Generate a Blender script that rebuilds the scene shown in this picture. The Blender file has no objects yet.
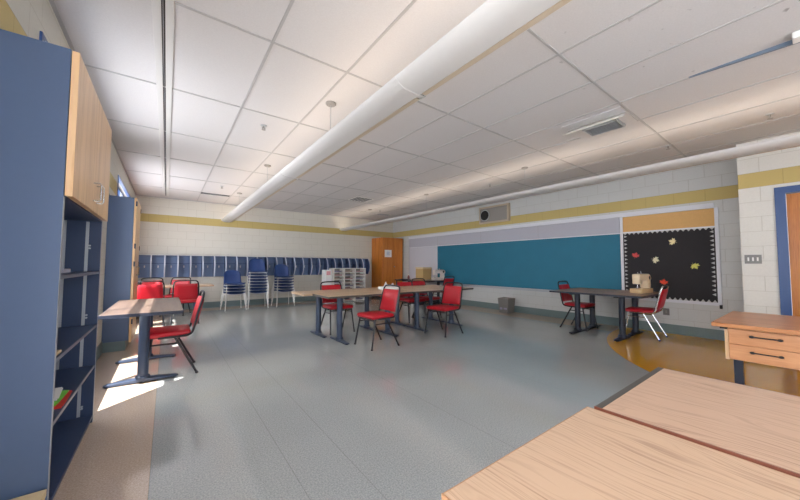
import bpy, bmesh, math, random
from mathutils import Vector, Matrix
random.seed(7)
PI = math.pi
R = math.radians
COL = bpy.context.scene.collection

# ------------------------------------------------------------------ mesh helper
class MB:
    def __init__(self):
        self.bm = bmesh.new()
    def box(self, x0, x1, y0, y1, z0, z1, bevel=0.0, seg=2, mat=None):
        bm = self.bm
        r = bmesh.ops.create_cube(bm, size=1.0)
        vs = r['verts']
        for v in vs:
            v.co = Vector(((x0 + x1) / 2 + v.co.x * (x1 - x0), (y0 + y1) / 2 + v.co.y * (y1 - y0), (z0 + z1) / 2 + v.co.z * (z1 - z0)))
        if bevel > 0:
            es = {e for v in vs for e in v.link_edges}
            o = bmesh.ops.bevel(bm, geom=list(es), offset=bevel, segments=seg, profile=0.5, affect='EDGES')
            vs = o['verts'] if o.get('verts') else vs
            vs = list({v for f in o['faces'] for v in f.verts} | {v for v in vs if v.is_valid})
        if mat is not None:
            bmesh.ops.transform(bm, matrix=mat, verts=[v for v in vs if v.is_valid])
        return self
    def tube(self, pts, r, seg=8, closed=False, caps=True, smooth_n=0):
        pts = [Vector(p) for p in pts]
        if smooth_n:
            pts = catmull(pts, smooth_n, closed)
        n = len(pts)
        rings = []
        prev = None
        for i, p in enumerate(pts):
            a = pts[i - 1] if (i > 0 or closed) else p
            b = pts[(i + 1) % n] if (i < n - 1 or closed) else p
            t = (b - a).normalized()
            if prev is None:
                up = Vector((0, 0, 1)) if abs(t.z) < 0.9 else Vector((1, 0, 0))
                u = t.cross(up).normalized()
            else:
                u = (prev - t * prev.dot(t)).normalized()
            prev = u
            w = t.cross(u).normalized()
            rr = r[i] if isinstance(r, (list, tuple)) else r
            rings.append([self.bm.verts.new(p + (u * math.cos(2 * PI * k / seg) + w * math.sin(2 * PI * k / seg)) * rr) for k in range(seg)])
        m = n if closed else n - 1
        for i in range(m):
            A, B = rings[i], rings[(i + 1) % n]
            for k in range(seg):
                self.bm.faces.new((A[k], A[(k + 1) % seg], B[(k + 1) % seg], B[k]))
        if caps and not closed:
            self.bm.faces.new(rings[0][::-1]); self.bm.faces.new(rings[-1])
        return self
    def lathe(self, prof, seg=20, origin=(0, 0, 0), axis='z'):
        o = Vector(origin); rings = []
        for (r, h) in prof:
            ring = []
            for k in range(seg):
                a = 2 * PI * k / seg
                c, s = r * math.cos(a), r * math.sin(a)
                d = {'z': (c, s, h), 'x': (h, c, s), 'y': (s, h, c)}[axis]
                ring.append(self.bm.verts.new(o + Vector(d)))
            rings.append(ring)
        for i in range(len(rings) - 1):
            for k in range(seg):
                self.bm.faces.new((rings[i][k], rings[i][(k + 1) % seg], rings[i + 1][(k + 1) % seg], rings[i + 1][k]))
        self.bm.faces.new(rings[0][::-1]); self.bm.faces.new(rings[-1])
        return self
    def prism(self, poly, a0, a1, axis='y'):
        # poly: list of 2D points; axis y -> (x,z), x -> (y,z), z -> (x,y)
        def P(p, a):
            return {'y': (p[0], a, p[1]), 'x': (a, p[0], p[1]), 'z': (p[0], p[1], a)}[axis]
        A = [self.bm.verts.new(P(p, a0)) for p in poly]
        B = [self.bm.verts.new(P(p, a1)) for p in poly]
        n = len(poly)
        for i in range(n):
            self.bm.faces.new((A[i], A[(i + 1) % n], B[(i + 1) % n], B[i]))
        self.bm.faces.new(A[::-1]); self.bm.faces.new(B)
        return self
    def grid(self, fn, nu, nv, closed_u=False):
        vs = [[self.bm.verts.new(fn(i / (nu if closed_u else nu - 1), j / (nv - 1))) for j in range(nv)] for i in range(nu)]
        for i in range(nu if closed_u else nu - 1):
            for j in range(nv - 1):
                i2 = (i + 1) % nu
                self.bm.faces.new((vs[i][j], vs[i2][j], vs[i2][j + 1], vs[i][j + 1]))
        return vs
    def build(self, name, mat, parent=None, smooth=False, bevel=0.0, subd=0, solid=0.0):
        bmesh.ops.recalc_face_normals(self.bm, faces=self.bm.faces[:])
        me = bpy.data.meshes.new(name)
        self.bm.to_mesh(me); self.bm.free()
        if mat: me.materials.append(mat)
        o = bpy.data.objects.new(name, me); COL.objects.link(o)
        if smooth:
            for p in me.polygons: p.use_smooth = True
            try:
                me.set_sharp_from_angle(angle=R(38))
            except Exception:
                pass
        if solid:
            s = o.modifiers.new('s', 'SOLIDIFY'); s.thickness = solid; s.offset = 0
        if bevel:
            b = o.modifiers.new('b', 'BEVEL'); b.width = bevel; b.segments = 2; b.limit_method = 'ANGLE'
        if subd:
            s = o.modifiers.new('u', 'SUBSURF'); s.levels = subd; s.render_levels = subd
        if parent: o.parent = parent
        return o

def catmull(pts, n, closed=False):
    out = []; m = len(pts)
    rng = m if closed else m - 1
    for i in range(rng):
        p0 = pts[i - 1] if (i > 0 or closed) else pts[i]
        p1 = pts[i]; p2 = pts[(i + 1) % m]
        p3 = pts[(i + 2) % m] if (i + 2 < m or closed) else p2
        for k in range(n):
            t = k / n
            out.append(0.5 * ((2 * p1) + (p2 - p0) * t + (2 * p0 - 5 * p1 + 4 * p2 - p3) * t * t + (3 * p1 - p0 - 3 * p2 + p3) * t ** 3))
    if not closed: out.append(pts[-1])
    return out

def tag(o, label=None, cat=None, group=None, kind=None):
    if label: o['label'] = label
    if cat: o['category'] = cat
    if group: o['group'] = group
    if kind: o['kind'] = kind
    return o

def thing(name, label, cat, loc=(0, 0, 0), rz=0.0, group=None):
    o = bpy.data.objects.new(name, None); COL.objects.link(o)
    o.empty_display_size = 0.1
    o.location = loc; o.rotation_euler = (0, 0, rz)
    return tag(o, label, cat, group)

def copy_tree(o, parent=None):
    c = o.copy(); COL.objects.link(c)
    if parent is not None: c.parent = parent
    for ch in list(o.children):
        copy_tree(ch, c)
    return c

# ------------------------------------------------------------------ materials
def srgb(r, g, b):
    f = lambda c: (c / 255 / 12.92) if c / 255 <= 0.04045 else (((c / 255) + 0.055) / 1.055) ** 2.4
    return (f(r), f(g), f(b), 1.0)

def new_mat(name):
    m = bpy.data.materials.new(name); m.use_nodes = True
    nt = m.node_tree
    return m, nt, nt.nodes['Principled BSDF']

def N(nt, t, **kw):
    n = nt.nodes.new(t)
    for k, v in kw.items():
        if hasattr(n, k): setattr(n, k, v)
        else: n.inputs[k].default_value = v
    return n

def plain(name, c, rough=0.5, metal=0.0, noise=0.06, nscale=30.0, bump=0.0, spec=0.5):
    m, nt, b = new_mat(name)
    L = nt.links.new
    tc = N(nt, 'ShaderNodeTexCoord')
    nz = N(nt, 'ShaderNodeTexNoise'); nz.inputs['Scale'].default_value = nscale; nz.inputs['Detail'].default_value = 3
    L(tc.outputs['Object'], nz.inputs['Vector'])
    mx = N(nt, 'ShaderNodeMix', data_type='RGBA')
    mx.inputs[6].default_value = [x * (1 - noise) for x in c[:3]] + [1]
    mx.inputs[7].default_value = [min(1, x * (1 + noise)) for x in c[:3]] + [1]
    L(nz.outputs['Fac'], mx.inputs[0]); L(mx.outputs[2], b.inputs['Base Color'])
    b.inputs['Roughness'].default_value = rough
    b.inputs['Metallic'].default_value = metal
    b.inputs['Specular IOR Level'].default_value = spec
    if bump:
        bp = N(nt, 'ShaderNodeBump'); bp.inputs['Strength'].default_value = bump; bp.inputs['Distance'].default_value = 0.002
        L(nz.outputs['Fac'], bp.inputs['Height']); L(bp.outputs['Normal'], b.inputs['Normal'])
    return m

def wood(name, c0, c1, axis='Y', scale=1.0, rough=0.35, line=18.0):
    m, nt, b = new_mat(name)
    L = nt.links.new
    tc = N(nt, 'ShaderNodeTexCoord')
    mp = N(nt, 'ShaderNodeMapping')
    L(tc.outputs['Object'], mp.inputs['Vector'])
    s = {'X': (0.07, 1, 1), 'Y': (1, 0.07, 1), 'Z': (1, 1, 0.07)}[axis]
    mp.inputs['Scale'].default_value = [k * scale for k in s]
    nz = N(nt, 'ShaderNodeTexNoise'); nz.inputs['Scale'].default_value = line; nz.inputs['Detail'].default_value = 5; nz.inputs['Roughness'].default_value = 0.6
    nz.inputs['Distortion'].default_value = 0.6
    L(mp.outputs['Vector'], nz.inputs['Vector'])
    n2 = N(nt, 'ShaderNodeTexNoise'); n2.inputs['Scale'].default_value = line * 9; n2.inputs['Detail'].default_value = 2
    L(mp.outputs['Vector'], n2.inputs['Vector'])
    ad = N(nt, 'ShaderNodeMath', operation='MULTIPLY_ADD'); ad.inputs[1].default_value = 0.45
    L(n2.outputs['Fac'], ad.inputs[0]); L(nz.outputs['Fac'], ad.inputs[2])
    cr = N(nt, 'ShaderNodeValToRGB')
    cr.color_ramp.elements[0].position = 0.48; cr.color_ramp.elements[0].color = c0
    cr.color_ramp.elements[1].position = 0.82; cr.color_ramp.elements[1].color = c1
    L(ad.outputs[0], cr.inputs['Fac']); L(cr.outputs['Color'], b.inputs['Base Color'])
    b.inputs['Roughness'].default_value = rough
    return m

def oak_laminate(name, base, dark):
    m, nt, b = new_mat(name)
    L = nt.links.new
    tc = N(nt, 'ShaderNodeTexCoord'); sep = N(nt, 'ShaderNodeSeparateXYZ'); L(tc.outputs['Object'], sep.inputs[0])
    mp = N(nt, 'ShaderNodeMapping'); mp.inputs['Scale'].default_value = (1, 0.22, 1)
    L(tc.outputs['Object'], mp.inputs['Vector'])
    nz = N(nt, 'ShaderNodeTexNoise'); nz.inputs['Scale'].default_value = 3.2; nz.inputs['Detail'].default_value = 3; nz.inputs['Roughness'].default_value = 0.55
    L(mp.outputs['Vector'], nz.inputs['Vector'])
    a = N(nt, 'ShaderNodeMath', operation='MULTIPLY_ADD'); a.inputs[1].default_value = 0.42
    L(nz.outputs['Fac'], a.inputs[0]); L(sep.outputs['X'], a.inputs[2])
    cmb = N(nt, 'ShaderNodeCombineXYZ'); L(a.outputs[0], cmb.inputs['X'])
    my = N(nt, 'ShaderNodeMath', operation='MULTIPLY'); my.inputs[1].default_value = 0.03; L(sep.outputs['Y'], my.inputs[0]); L(my.outputs[0], cmb.inputs['Y'])
    gr = N(nt, 'ShaderNodeTexNoise'); gr.inputs['Scale'].default_value = 130; gr.inputs['Detail'].default_value = 2.5; gr.inputs['Roughness'].default_value = 0.55
    L(cmb.outputs[0], gr.inputs['Vector'])
    cr = N(nt, 'ShaderNodeValToRGB')
    cr.color_ramp.elements[0].position = 0.48; cr.color_ramp.elements[0].color = (0, 0, 0, 1)
    cr.color_ramp.elements[1].position = 0.68; cr.color_ramp.elements[1].color = (1, 1, 1, 1)
    L(gr.outputs['Fac'], cr.inputs['Fac'])
    mp2 = N(nt, 'ShaderNodeMapping'); mp2.inputs['Scale'].default_value = (1, 0.05, 1); L(tc.outputs['Object'], mp2.inputs['Vector'])
    fine = N(nt, 'ShaderNodeTexNoise'); fine.inputs['Scale'].default_value = 260; fine.inputs['Detail'].default_value = 2
    L(mp2.outputs['Vector'], fine.inputs['Vector'])
    mul = N(nt, 'ShaderNodeMath', operation='MULTIPLY'); L(cr.outputs['Color'], mul.inputs[0]); L(fine.outputs['Fac'], mul.inputs[1])
    big = N(nt, 'ShaderNodeTexNoise'); big.inputs['Scale'].default_value = 2.0; L(mp.outputs['Vector'], big.inputs['Vector'])
    m2 = N(nt, 'ShaderNodeMath', operation='MULTIPLY'); L(mul.outputs[0], m2.inputs[0]); L(big.outputs['Fac'], m2.inputs[1])
    m3 = N(nt, 'ShaderNodeMath', operation='MULTIPLY', use_clamp=True); m3.inputs[1].default_value = 2.1; L(m2.outputs[0], m3.inputs[0])
    mx = N(nt, 'ShaderNodeMix', data_type='RGBA'); mx.inputs[6].default_value = base; mx.inputs[7].default_value = dark
    L(m3.outputs[0], mx.inputs[0]); L(mx.outputs[2], b.inputs['Base Color'])
    b.inputs['Roughness'].default_value = 0.38
    return m

def block_wall(name, horiz, c_block, c_mortar, c_band=None, z0=2.245, z1=2.445, off=0.0, c_top=None):
    m, nt, b = new_mat(name)
    L = nt.links.new
    g = N(nt, 'ShaderNodeNewGeometry'); sep = N(nt, 'ShaderNodeSeparateXYZ'); L(g.outputs['Position'], sep.inputs[0])
    cmb = N(nt, 'ShaderNodeCombineXYZ')
    ah = N(nt, 'ShaderNodeMath', operation='ADD'); ah.inputs[1].default_value = off; L(sep.outputs[horiz], ah.inputs[0])
    az = N(nt, 'ShaderNodeMath', operation='ADD'); az.inputs[1].default_value = -0.045; L(sep.outputs['Z'], az.inputs[0])
    L(ah.outputs[0], cmb.inputs['X']); L(az.outputs[0], cmb.inputs['Y'])
    br = N(nt, 'ShaderNodeTexBrick'); br.offset = 0.5
    for k, v in (('Scale', 1.0), ('Mortar Size', 0.004), ('Mortar Smooth', 0.3), ('Brick Width', 0.4), ('Row Height', 0.2), ('Bias', 0.0)):
        br.inputs[k].default_value = v
    L(cmb.outputs[0], br.inputs['Vector'])
    nz = N(nt, 'ShaderNodeTexNoise'); nz.inputs['Scale'].default_value = 60; nz.inputs['Detail'].default_value = 4; L(g.outputs['Position'], nz.inputs['Vector'])
    vari = N(nt, 'ShaderNodeMix', data_type='RGBA')
    vari.inputs[6].default_value = [x * 0.93 for x in c_block[:3]] + [1]; vari.inputs[7].default_value = [min(1, x * 1.05) for x in c_block[:3]] + [1]
    L(nz.outputs['Fac'], vari.inputs[0])
    base = vari.outputs[2]
    if c_band:
        gt = N(nt, 'ShaderNodeMath', operation='GREATER_THAN'); gt.inputs[1].default_value = z0; L(sep.outputs['Z'], gt.inputs[0])
        lt = N(nt, 'ShaderNodeMath', operation='LESS_THAN'); lt.inputs[1].default_value = z1; L(sep.outputs['Z'], lt.inputs[0])
        mu = N(nt, 'ShaderNodeMath', operation='MULTIPLY'); L(gt.outputs[0], mu.inputs[0]); L(lt.outputs[0], mu.inputs[1])
        mb = N(nt, 'ShaderNodeMix', data_type='RGBA'); L(mu.outputs[0], mb.inputs[0]); L(base, mb.inputs[6]); mb.inputs[7].default_value = c_band
        base = mb.outputs[2]
    mm = N(nt, 'ShaderNodeMix', data_type='RGBA', blend_type='MULTIPLY')
    L(br.outputs['Fac'], mm.inputs[0]); L(base, mm.inputs[6]); mm.inputs[7].default_value = c_mortar
    L(mm.outputs[2], b.inputs['Base Color'])
    b.inputs['Roughness'].default_value = 0.55
    b.inputs['Specular IOR Level'].default_value = 0.3
    inv = N(nt, 'ShaderNodeMath', operation='SUBTRACT'); inv.inputs[0].default_value = 1.0; L(br.outputs['Fac'], inv.inputs[1])
    ad = N(nt, 'ShaderNodeMath', operation='MULTIPLY_ADD'); ad.inputs[1].default_value = 0.15; L(nz.outputs['Fac'], ad.inputs[0]); L(inv.outputs[0], ad.inputs[2])
    bp = N(nt, 'ShaderNodeBump'); bp.inputs['Strength'].default_value = 0.5; bp.inputs['Distance'].default_value = 0.004
    L(ad.outputs[0], bp.inputs['Height']); L(bp.outputs['Normal'], b.inputs['Normal'])
    return m

def floor_mat():
    m, nt, b = new_mat('speckled sheet vinyl')
    L = nt.links.new
    g = N(nt, 'ShaderNodeNewGeometry'); sep = N(nt, 'ShaderNodeSeparateXYZ'); L(g.outputs['Position'], sep.inputs[0])
    X, Y = sep.outputs['X'], sep.outputs['Y']
    def mth(op, a, bb=None, c=None, clamp=False):
        n = N(nt, 'ShaderNodeMath', operation=op, use_clamp=clamp)
        for i, v in enumerate((a, bb, c)):
            if v is None: continue
            if isinstance(v, (int, float)): n.inputs[i].default_value = v
            else: L(v, n.inputs[i])
        return n.outputs[0]
    def mix(f, a, c):
        n = N(nt, 'ShaderNodeMix', data_type='RGBA'); L(f, n.inputs[0])
        for i, v in ((6, a), (7, c)):
            if isinstance(v, tuple): n.inputs[i].default_value = v
            else: L(v, n.inputs[i])
        return n.outputs[2]
    nz = N(nt, 'ShaderNodeTexNoise'); nz.inputs['Scale'].default_value = 110; nz.inputs['Detail'].default_value = 4; nz.inputs['Roughness'].default_value = 0.8
    L(g.outputs['Position'], nz.inputs['Vector'])
    big = N(nt, 'ShaderNodeTexNoise'); big.inputs['Scale'].default_value = 1.1; big.inputs['Detail'].default_value = 4
    L(g.outputs['Position'], big.inputs['Vector'])
    cr = N(nt, 'ShaderNodeValToRGB'); cr.color_ramp.elements[0].position = 0.35; cr.color_ramp.elements[1].position = 0.65
    L(nz.outputs['Fac'], cr.inputs['Fac'])
    gray = mix(cr.outputs['Color'], srgb(142, 146, 147), srgb(186, 190, 190))
    tan = mix(cr.outputs['Color'], srgb(178, 158, 142), srgb(214, 196, 180))
    yel = mix(cr.outputs['Color'], srgb(194, 138, 28), srgb(222, 168, 50))
    # border strip along left, back and right walls
    bl = mth('LESS_THAN', X, -0.04)
    bb_ = mth('GREATER_THAN', Y, 9.38)
    brr = mth('GREATER_THAN', X, 6.42)
    bor = mth('MAXIMUM', mth('MAXIMUM', bl, bb_), brr)
    dx = mth('SUBTRACT', X, 6.86); dy = mth('ADD', Y, 1.1)
    d = mth('SQRT', mth('ADD', mth('MULTIPLY', dx, dx), mth('MULTIPLY', dy, dy)))
    disc = mth('LESS_THAN', d, 3.4)
    col = mix(bor, gray, tan)
    col = mix(disc, col, yel)
    # welded seams of the sheets
    seam = None
    for sx in (-0.04, 0.615, 0.925, 1.84, 3.05, 4.26, 5.47):
        s = mth('LESS_THAN', mth('ABSOLUTE', mth('SUBTRACT', X, sx)), 0.0025)
        seam = s if seam is None else mth('MAXIMUM', seam, s)
    sd = mth('LESS_THAN', mth('ABSOLUTE', mth('SUBTRACT', d, 3.4)), 0.006)
    seam = mth('MULTIPLY', mth('MAXIMUM', seam, sd), 0.28)
    col = mix(seam, col, srgb(82, 82, 80))
    # slight wear
    wear = mth('MULTIPLY_ADD', big.outputs['Fac'], 0.22, 0.89)
    wm = N(nt, 'ShaderNodeMix', data_type='RGBA', blend_type='MULTIPLY'); wm.inputs[0].default_value = 1.0
    L(col, wm.inputs[6]); cmb = N(nt, 'ShaderNodeCombineColor'); 
    for i in range(3): L(wear, cmb.inputs[i])
    L(cmb.outputs[0], wm.inputs[7]); L(wm.outputs[2], b.inputs['Base Color'])
    L(mth('MULTIPLY_ADD', big.outputs['Fac'], 0.06, 0.045), b.inputs['Roughness'])
    b.inputs['Specular IOR Level'].default_value = 0.85
    bp = N(nt, 'ShaderNodeBump'); bp.inputs['Strength'].default_value = 0.02; bp.inputs['Distance'].default_value = 0.01
    L(big.outputs['Fac'], bp.inputs['Height']); L(bp.outputs['Normal'], b.inputs['Normal'])
    return m

def ceiling_mat():
    m, nt, b = new_mat('mineral fibre ceiling tile')
    L = nt.links.new
    g = N(nt, 'ShaderNodeNewGeometry')
    nz = N(nt, 'ShaderNodeTexNoise'); nz.inputs['Scale'].default_value = 90; nz.inputs['Detail'].default_value = 4; L(g.outputs['Position'], nz.inputs['Vector'])
    st = N(nt, 'ShaderNodeTexNoise'); st.inputs['Scale'].default_value = 9; st.inputs['Detail'].default_value = 3; L(g.outputs['Position'], st.inputs['Vector'])
    cr = N(nt, 'ShaderNodeValToRGB'); cr.color_ramp.elements[0].position = 0.68; cr.color_ramp.elements[1].position = 0.76
    L(st.outputs['Fac'], cr.inputs['Fac'])
    # stains only on the tiles around x=2.6..4, y<1
    sub = N(nt, 'ShaderNodeVectorMath', operation='DISTANCE'); sub.inputs[1].default_value = (2.95, 0.75, 2.88); L(g.outputs['Position'], sub.inputs[0])
    lt = N(nt, 'ShaderNodeMath', operation='LESS_THAN'); lt.inputs[1].default_value = 0.75; L(sub.outputs['Value'], lt.inputs[0])
    mu = N(nt, 'ShaderNodeMath', operation='MULTIPLY'); L(cr.outputs['Color'], mu.inputs[0]); L(lt.outputs[0], mu.inputs[1])
    m5 = N(nt, 'ShaderNodeMath', operation='MULTIPLY'); m5.inputs[1].default_value = 0.6; L(mu.outputs[0], m5.inputs[0])
    a = N(nt, 'ShaderNodeMix', data_type='RGBA'); a.inputs[6].default_value = srgb(200, 197, 197); a.inputs[7].default_value = srgb(214, 211, 211); L(nz.outputs['Fac'], a.inputs[0])
    c = N(nt, 'ShaderNodeMix', data_type='RGBA'); L(m5.outputs[0], c.inputs[0]); L(a.outputs[2], c.inputs[6]); c.inputs[7].default_value = srgb(110, 104, 104)
    L(c.outputs[2], b.inputs['Base Color'])
    b.inputs['Roughness'].default_value = 0.85; b.inputs['Specular IOR Level'].default_value = 0.2
    bp = N(nt, 'ShaderNodeBump'); bp.inputs['Strength'].default_value = 0.2; bp.inputs['Distance'].default_value = 0.003
    L(nz.outputs['Fac'], bp.inputs['Height']); L(bp.outputs['Normal'], b.inputs['Normal'])
    return m

def glass_mat():
    m, nt, b = new_mat('window glass')
    L = nt.links.new
    t = N(nt, 'ShaderNodeBsdfTransparent'); gl = N(nt, 'ShaderNodeBsdfGlossy'); gl.inputs['Roughness'].default_value = 0.02
    mx = N(nt, 'ShaderNodeMixShader'); mx.inputs[0].default_value = 0.06
    L(t.outputs[0], mx.inputs[1]); L(gl.outputs[0], mx.inputs[2])
    L(mx.outputs[0], nt.nodes['Material Output'].inputs['Surface'])
    return m

def emit(name, c, s):
    m, nt, b = new_mat(name)
    b.inputs['Emission Color'].default_value = c; b.inputs['Emission Strength'].default_value = s
    b.inputs['Base Color'].default_value = (0.8, 0.8, 0.8, 1)
    return m

CREAM = srgb(214, 211, 203)
MORT = srgb(236, 234, 231)
BAND = srgb(198, 178, 116)
M = {}
M['floor'] = floor_mat()
M['ceil'] = ceiling_mat()
M['wl'] = block_wall('painted block left', 'Y', srgb(206, 203, 192), MORT, BAND)
M['wr'] = block_wall('painted block right', 'Y', srgb(206, 208, 208), MORT, BAND, off=0.1)
M['wb'] = block_wall('painted block back', 'X', srgb(216, 212, 202), MORT, BAND)
M['wp'] = block_wall('painted block entry', 'Y', srgb(222, 221, 216), MORT, BAND, off=0.15)
M['base'] = plain('vinyl cove base', srgb(112, 130, 132), 0.45)
M['tbar'] = plain('painted grid bar', srgb(176, 174, 174), 0.5)
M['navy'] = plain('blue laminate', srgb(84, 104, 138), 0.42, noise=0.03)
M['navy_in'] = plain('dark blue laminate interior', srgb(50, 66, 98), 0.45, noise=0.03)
M['edge_grey'] = plain('grey edge strip', srgb(150, 154, 162), 0.4)
M['edge_dark'] = plain('dark grey edge strip', srgb(104, 108, 122), 0.4)
M['maple'] = wood('maple veneer', srgb(196, 150, 98), srgb(226, 184, 134), 'Z', 1.0, 0.35, 14)
M['maple_edge'] = wood('pale maple edge', srgb(222, 176, 128), srgb(238, 200, 156), 'Z', 1.0, 0.4, 14)
M['oakdoor'] = wood('orange oak veneer', srgb(176, 98, 30), srgb(206, 128, 52), 'Z', 1.0, 0.35, 12)
M['chrome'] = plain('brushed steel', srgb(200, 202, 206), 0.25, 0.9, 0.02)
M['silver'] = plain('aluminium', srgb(186, 190, 196), 0.38, 0.6, 0.02)
M['whitemetal'] = plain('white painted metal', srgb(232, 230, 226), 0.35, noise=0.02)
M['fixture'] = plain('fixture white enamel', srgb(206, 204, 202), 0.4, noise=0.02)
M['beigemetal'] = plain('beige lens', srgb(196, 180, 158), 0.5, noise=0.03)
M['black'] = plain('black plastic', srgb(28, 28, 32), 0.4)
M['blackmetal'] = plain('black steel tube', srgb(32, 34, 40), 0.35, 0.2)
M['legsteel'] = plain('slate painted steel', srgb(54, 66, 88), 0.38, 0.1, 0.03)
M['legdark'] = plain('dark navy painted steel', srgb(34, 40, 56), 0.4, 0.1, 0.03)
M['red'] = plain('red vinyl', srgb(176, 12, 32), 0.45, noise=0.08, nscale=60, bump=0.15)
M['lam_tan'] = wood('tan laminate', srgb(172, 142, 112), srgb(200, 172, 142), 'X', 1.0, 0.33, 20)
M['lam_brown'] = wood('grey brown laminate', srgb(84, 70, 64), srgb(112, 95, 86), 'X', 1.0, 0.35, 26)
M['oak_a'] = oak_laminate('light oak laminate', srgb(196, 165, 138), srgb(116, 78, 54))
M['oak_b'] = oak_laminate('pinkish oak laminate', srgb(193, 161, 137), srgb(116, 80, 58))
M['oak_edge'] = wood('oak edge', srgb(150, 108, 76), srgb(176, 134, 98), 'Y', 1.0, 0.4, 20)
M['brown_edge'] = plain('brown edge band', srgb(112, 62, 46), 0.4)
M['dark_edge'] = plain('dark grey edge band', srgb(72, 68, 64), 0.45)
M['desk'] = wood('desk maple', srgb(172, 110, 66), srgb(194, 134, 88), 'Y', 1.0, 0.32, 14)
M['drawer'] = wood('drawer front maple', srgb(190, 128, 84), srgb(210, 152, 108), 'Y', 1.0, 0.35, 14)
M['teal'] = plain('teal chalkboard', srgb(30, 112, 140), 0.6, noise=0.10, nscale=3)
M['tack'] = plain('lilac grey tack fabric', srgb(186, 186, 198), 0.8, noise=0.03)
M['wboard'] = plain('white marker board', srgb(204, 204, 214), 0.35, noise=0.02)
M['cork'] = plain('cork', srgb(216, 172, 112), 0.85, noise=0.12, nscale=80)
M['blackpaper'] = plain('black paper', srgb(38, 36, 40), 0.8, noise=0.1)
M['white'] = plain('white paper', srgb(236, 236, 236), 0.7, noise=0.02)
M['frame_white'] = plain('white aluminium frame', srgb(222, 224, 232), 0.4, 0.0, 0.02)
M['blueframe'] = plain('blue painted steel frame', srgb(52, 84, 138), 0.35, noise=0.03)
M['chairblue'] = plain('blue polypropylene', srgb(38, 66, 122), 0.4, noise=0.05)
M['cubby'] = plain('blue cubby laminate', srgb(116, 140, 180), 0.45, noise=0.03)
M['cubby_d'] = plain('cubby divider laminate', srgb(84, 104, 146), 0.45, noise=0.03)
M['cubby_edge'] = plain('light grey cubby edge', srgb(196, 200, 212), 0.45)
M['sewcream'] = plain('cream enamel', srgb(224, 204, 172), 0.3, noise=0.03)
M['sewbase'] = plain('tan enamel', srgb(206, 176, 132), 0.35, noise=0.03)
M['sewwhite'] = plain('off white enamel', srgb(226, 218, 214), 0.3, noise=0.03)
M['card'] = plain('cardboard', srgb(196, 164, 112), 0.8, noise=0.06)
M['card_l'] = plain('pale cardboard', srgb(222, 200, 160), 0.8, noise=0.06)
M['grey_in'] = plain('grey plastic panel', srgb(150, 146, 142), 0.5)
M['glass'] = glass_mat()
M['lamp'] = emit('warm lamp strip', (1.0, 0.82, 0.62, 1), 4.0)

# ------------------------------------------------------------------ room
XL, XR, YB, YF, ZC = -0.66, 7.10, 10.0, -2.6, 2.88
XP, YP = 6.36, 0.65      # entry wall that stands forward
def struct(mb, name, mat, parent=None, **k):
    o = mb.build(name, mat, parent, **k)
    if parent is None: o['kind'] = 'structure'
    return o

struct(MB().box(XL - 0.3, XR + 0.3, YF - 0.3, YB + 0.3, -0.1, 0.0), 'floor', M['floor'])
struct(MB().box(XL - 0.3, XR + 0.3, YF - 0.3, YB + 0.3, ZC, ZC + 0.08), 'ceiling', M['ceil'])
# left wall with window openings
WIN = [(-2.2, 0.8), (2.78, 5.05), (6.57, 8.9)]  # first opening is out of view, put in for extra daylight
WZ0, WZ1 = 0.55, 2.58
mb = MB()
y = YF
for (a, b_) in WIN:
    if a > 6:      # pier with a shallow niche that takes the tall cabinet
        mb.box(XL - 0.2, XL, y, 5.70, 0, ZC); mb.box(XL - 0.2, XL, 5.70, a, 2.15, ZC); mb.box(XL - 0.2, XL - 0.11, 5.70, a, 0, 2.15)
    else:
        mb.box(XL - 0.2, XL, y, a, 0, ZC)
    mb.box(XL - 0.2, XL, a, b_, 0, WZ0)
    mb.box(XL - 0.2, XL, a, b_, WZ1, ZC)
    y = b_
mb.box(XL - 0.2, XL, y, YB + 0.2, 0, ZC)
struct(mb, 'wall_left', M['wl'])
struct(MB().box(XL, XR + 0.2, YB, YB + 0.2, 0, ZC), 'wall_back', M['wb'])
struct(MB().box(XR, XR + 0.2, YP - 0.2, YB, 0, ZC), 'wall_right', M['wr'])
# entry wall with door opening
DY0, DY1, DZ = -0.70, 0.30, 2.17
mb = MB()
mb.box(XP, XP + 0.2, DY1, YP, 0, ZC)
mb.box(XP, XP + 0.2, YF, DY0, 0, ZC)
mb.box(XP, XP + 0.2, DY0, DY1, DZ, ZC)
mb.box(XP + 0.2, XR, YP - 0.2, YP, 0, ZC)
struct(mb, 'wall_entry', M['wp'])
FW0, FW1 = 0.2, 3.4  # span of the added fill window behind the camera
mb = MB()
mb.box(XL - 0.2, FW0, YF - 0.2, YF, 0, ZC); mb.box(FW1, XP + 0.2, YF - 0.2, YF, 0, ZC)
mb.box(FW0, FW1, YF - 0.2, YF, 0, WZ0); mb.box(FW0, FW1, YF - 0.2, YF, WZ1, ZC)
struct(mb, 'wall_front', M['wb'])

# ceiling grid bars
mb = MB()
xs = [-0.03 + 0.628 * i for i in range(-1, 12)]
ys = [2.44 + 1.2426 * j for j in range(-4, 7)]
for x in xs:
    if XL + 0.03 < x < XR and abs(x + 0.03) > 0.05: mb.box(x - 0.0095, x + 0.0095, YF, YB, ZC - 0.006, ZC)
for yy in ys:
    if YF < yy < YB: mb.box(XL, XR, yy - 0.0095, yy + 0.0095, ZC - 0.0055, ZC)
mb.box(XL, XL + 0.022, YF, YB, ZC - 0.008, ZC); mb.box(XL, XR, YB - 0.022, YB, ZC - 0.008, ZC); mb.box(XR - 0.022, XR, YP, YB, ZC - 0.008, ZC)
struct(mb, 'trim_1', M['tbar'])
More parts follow.
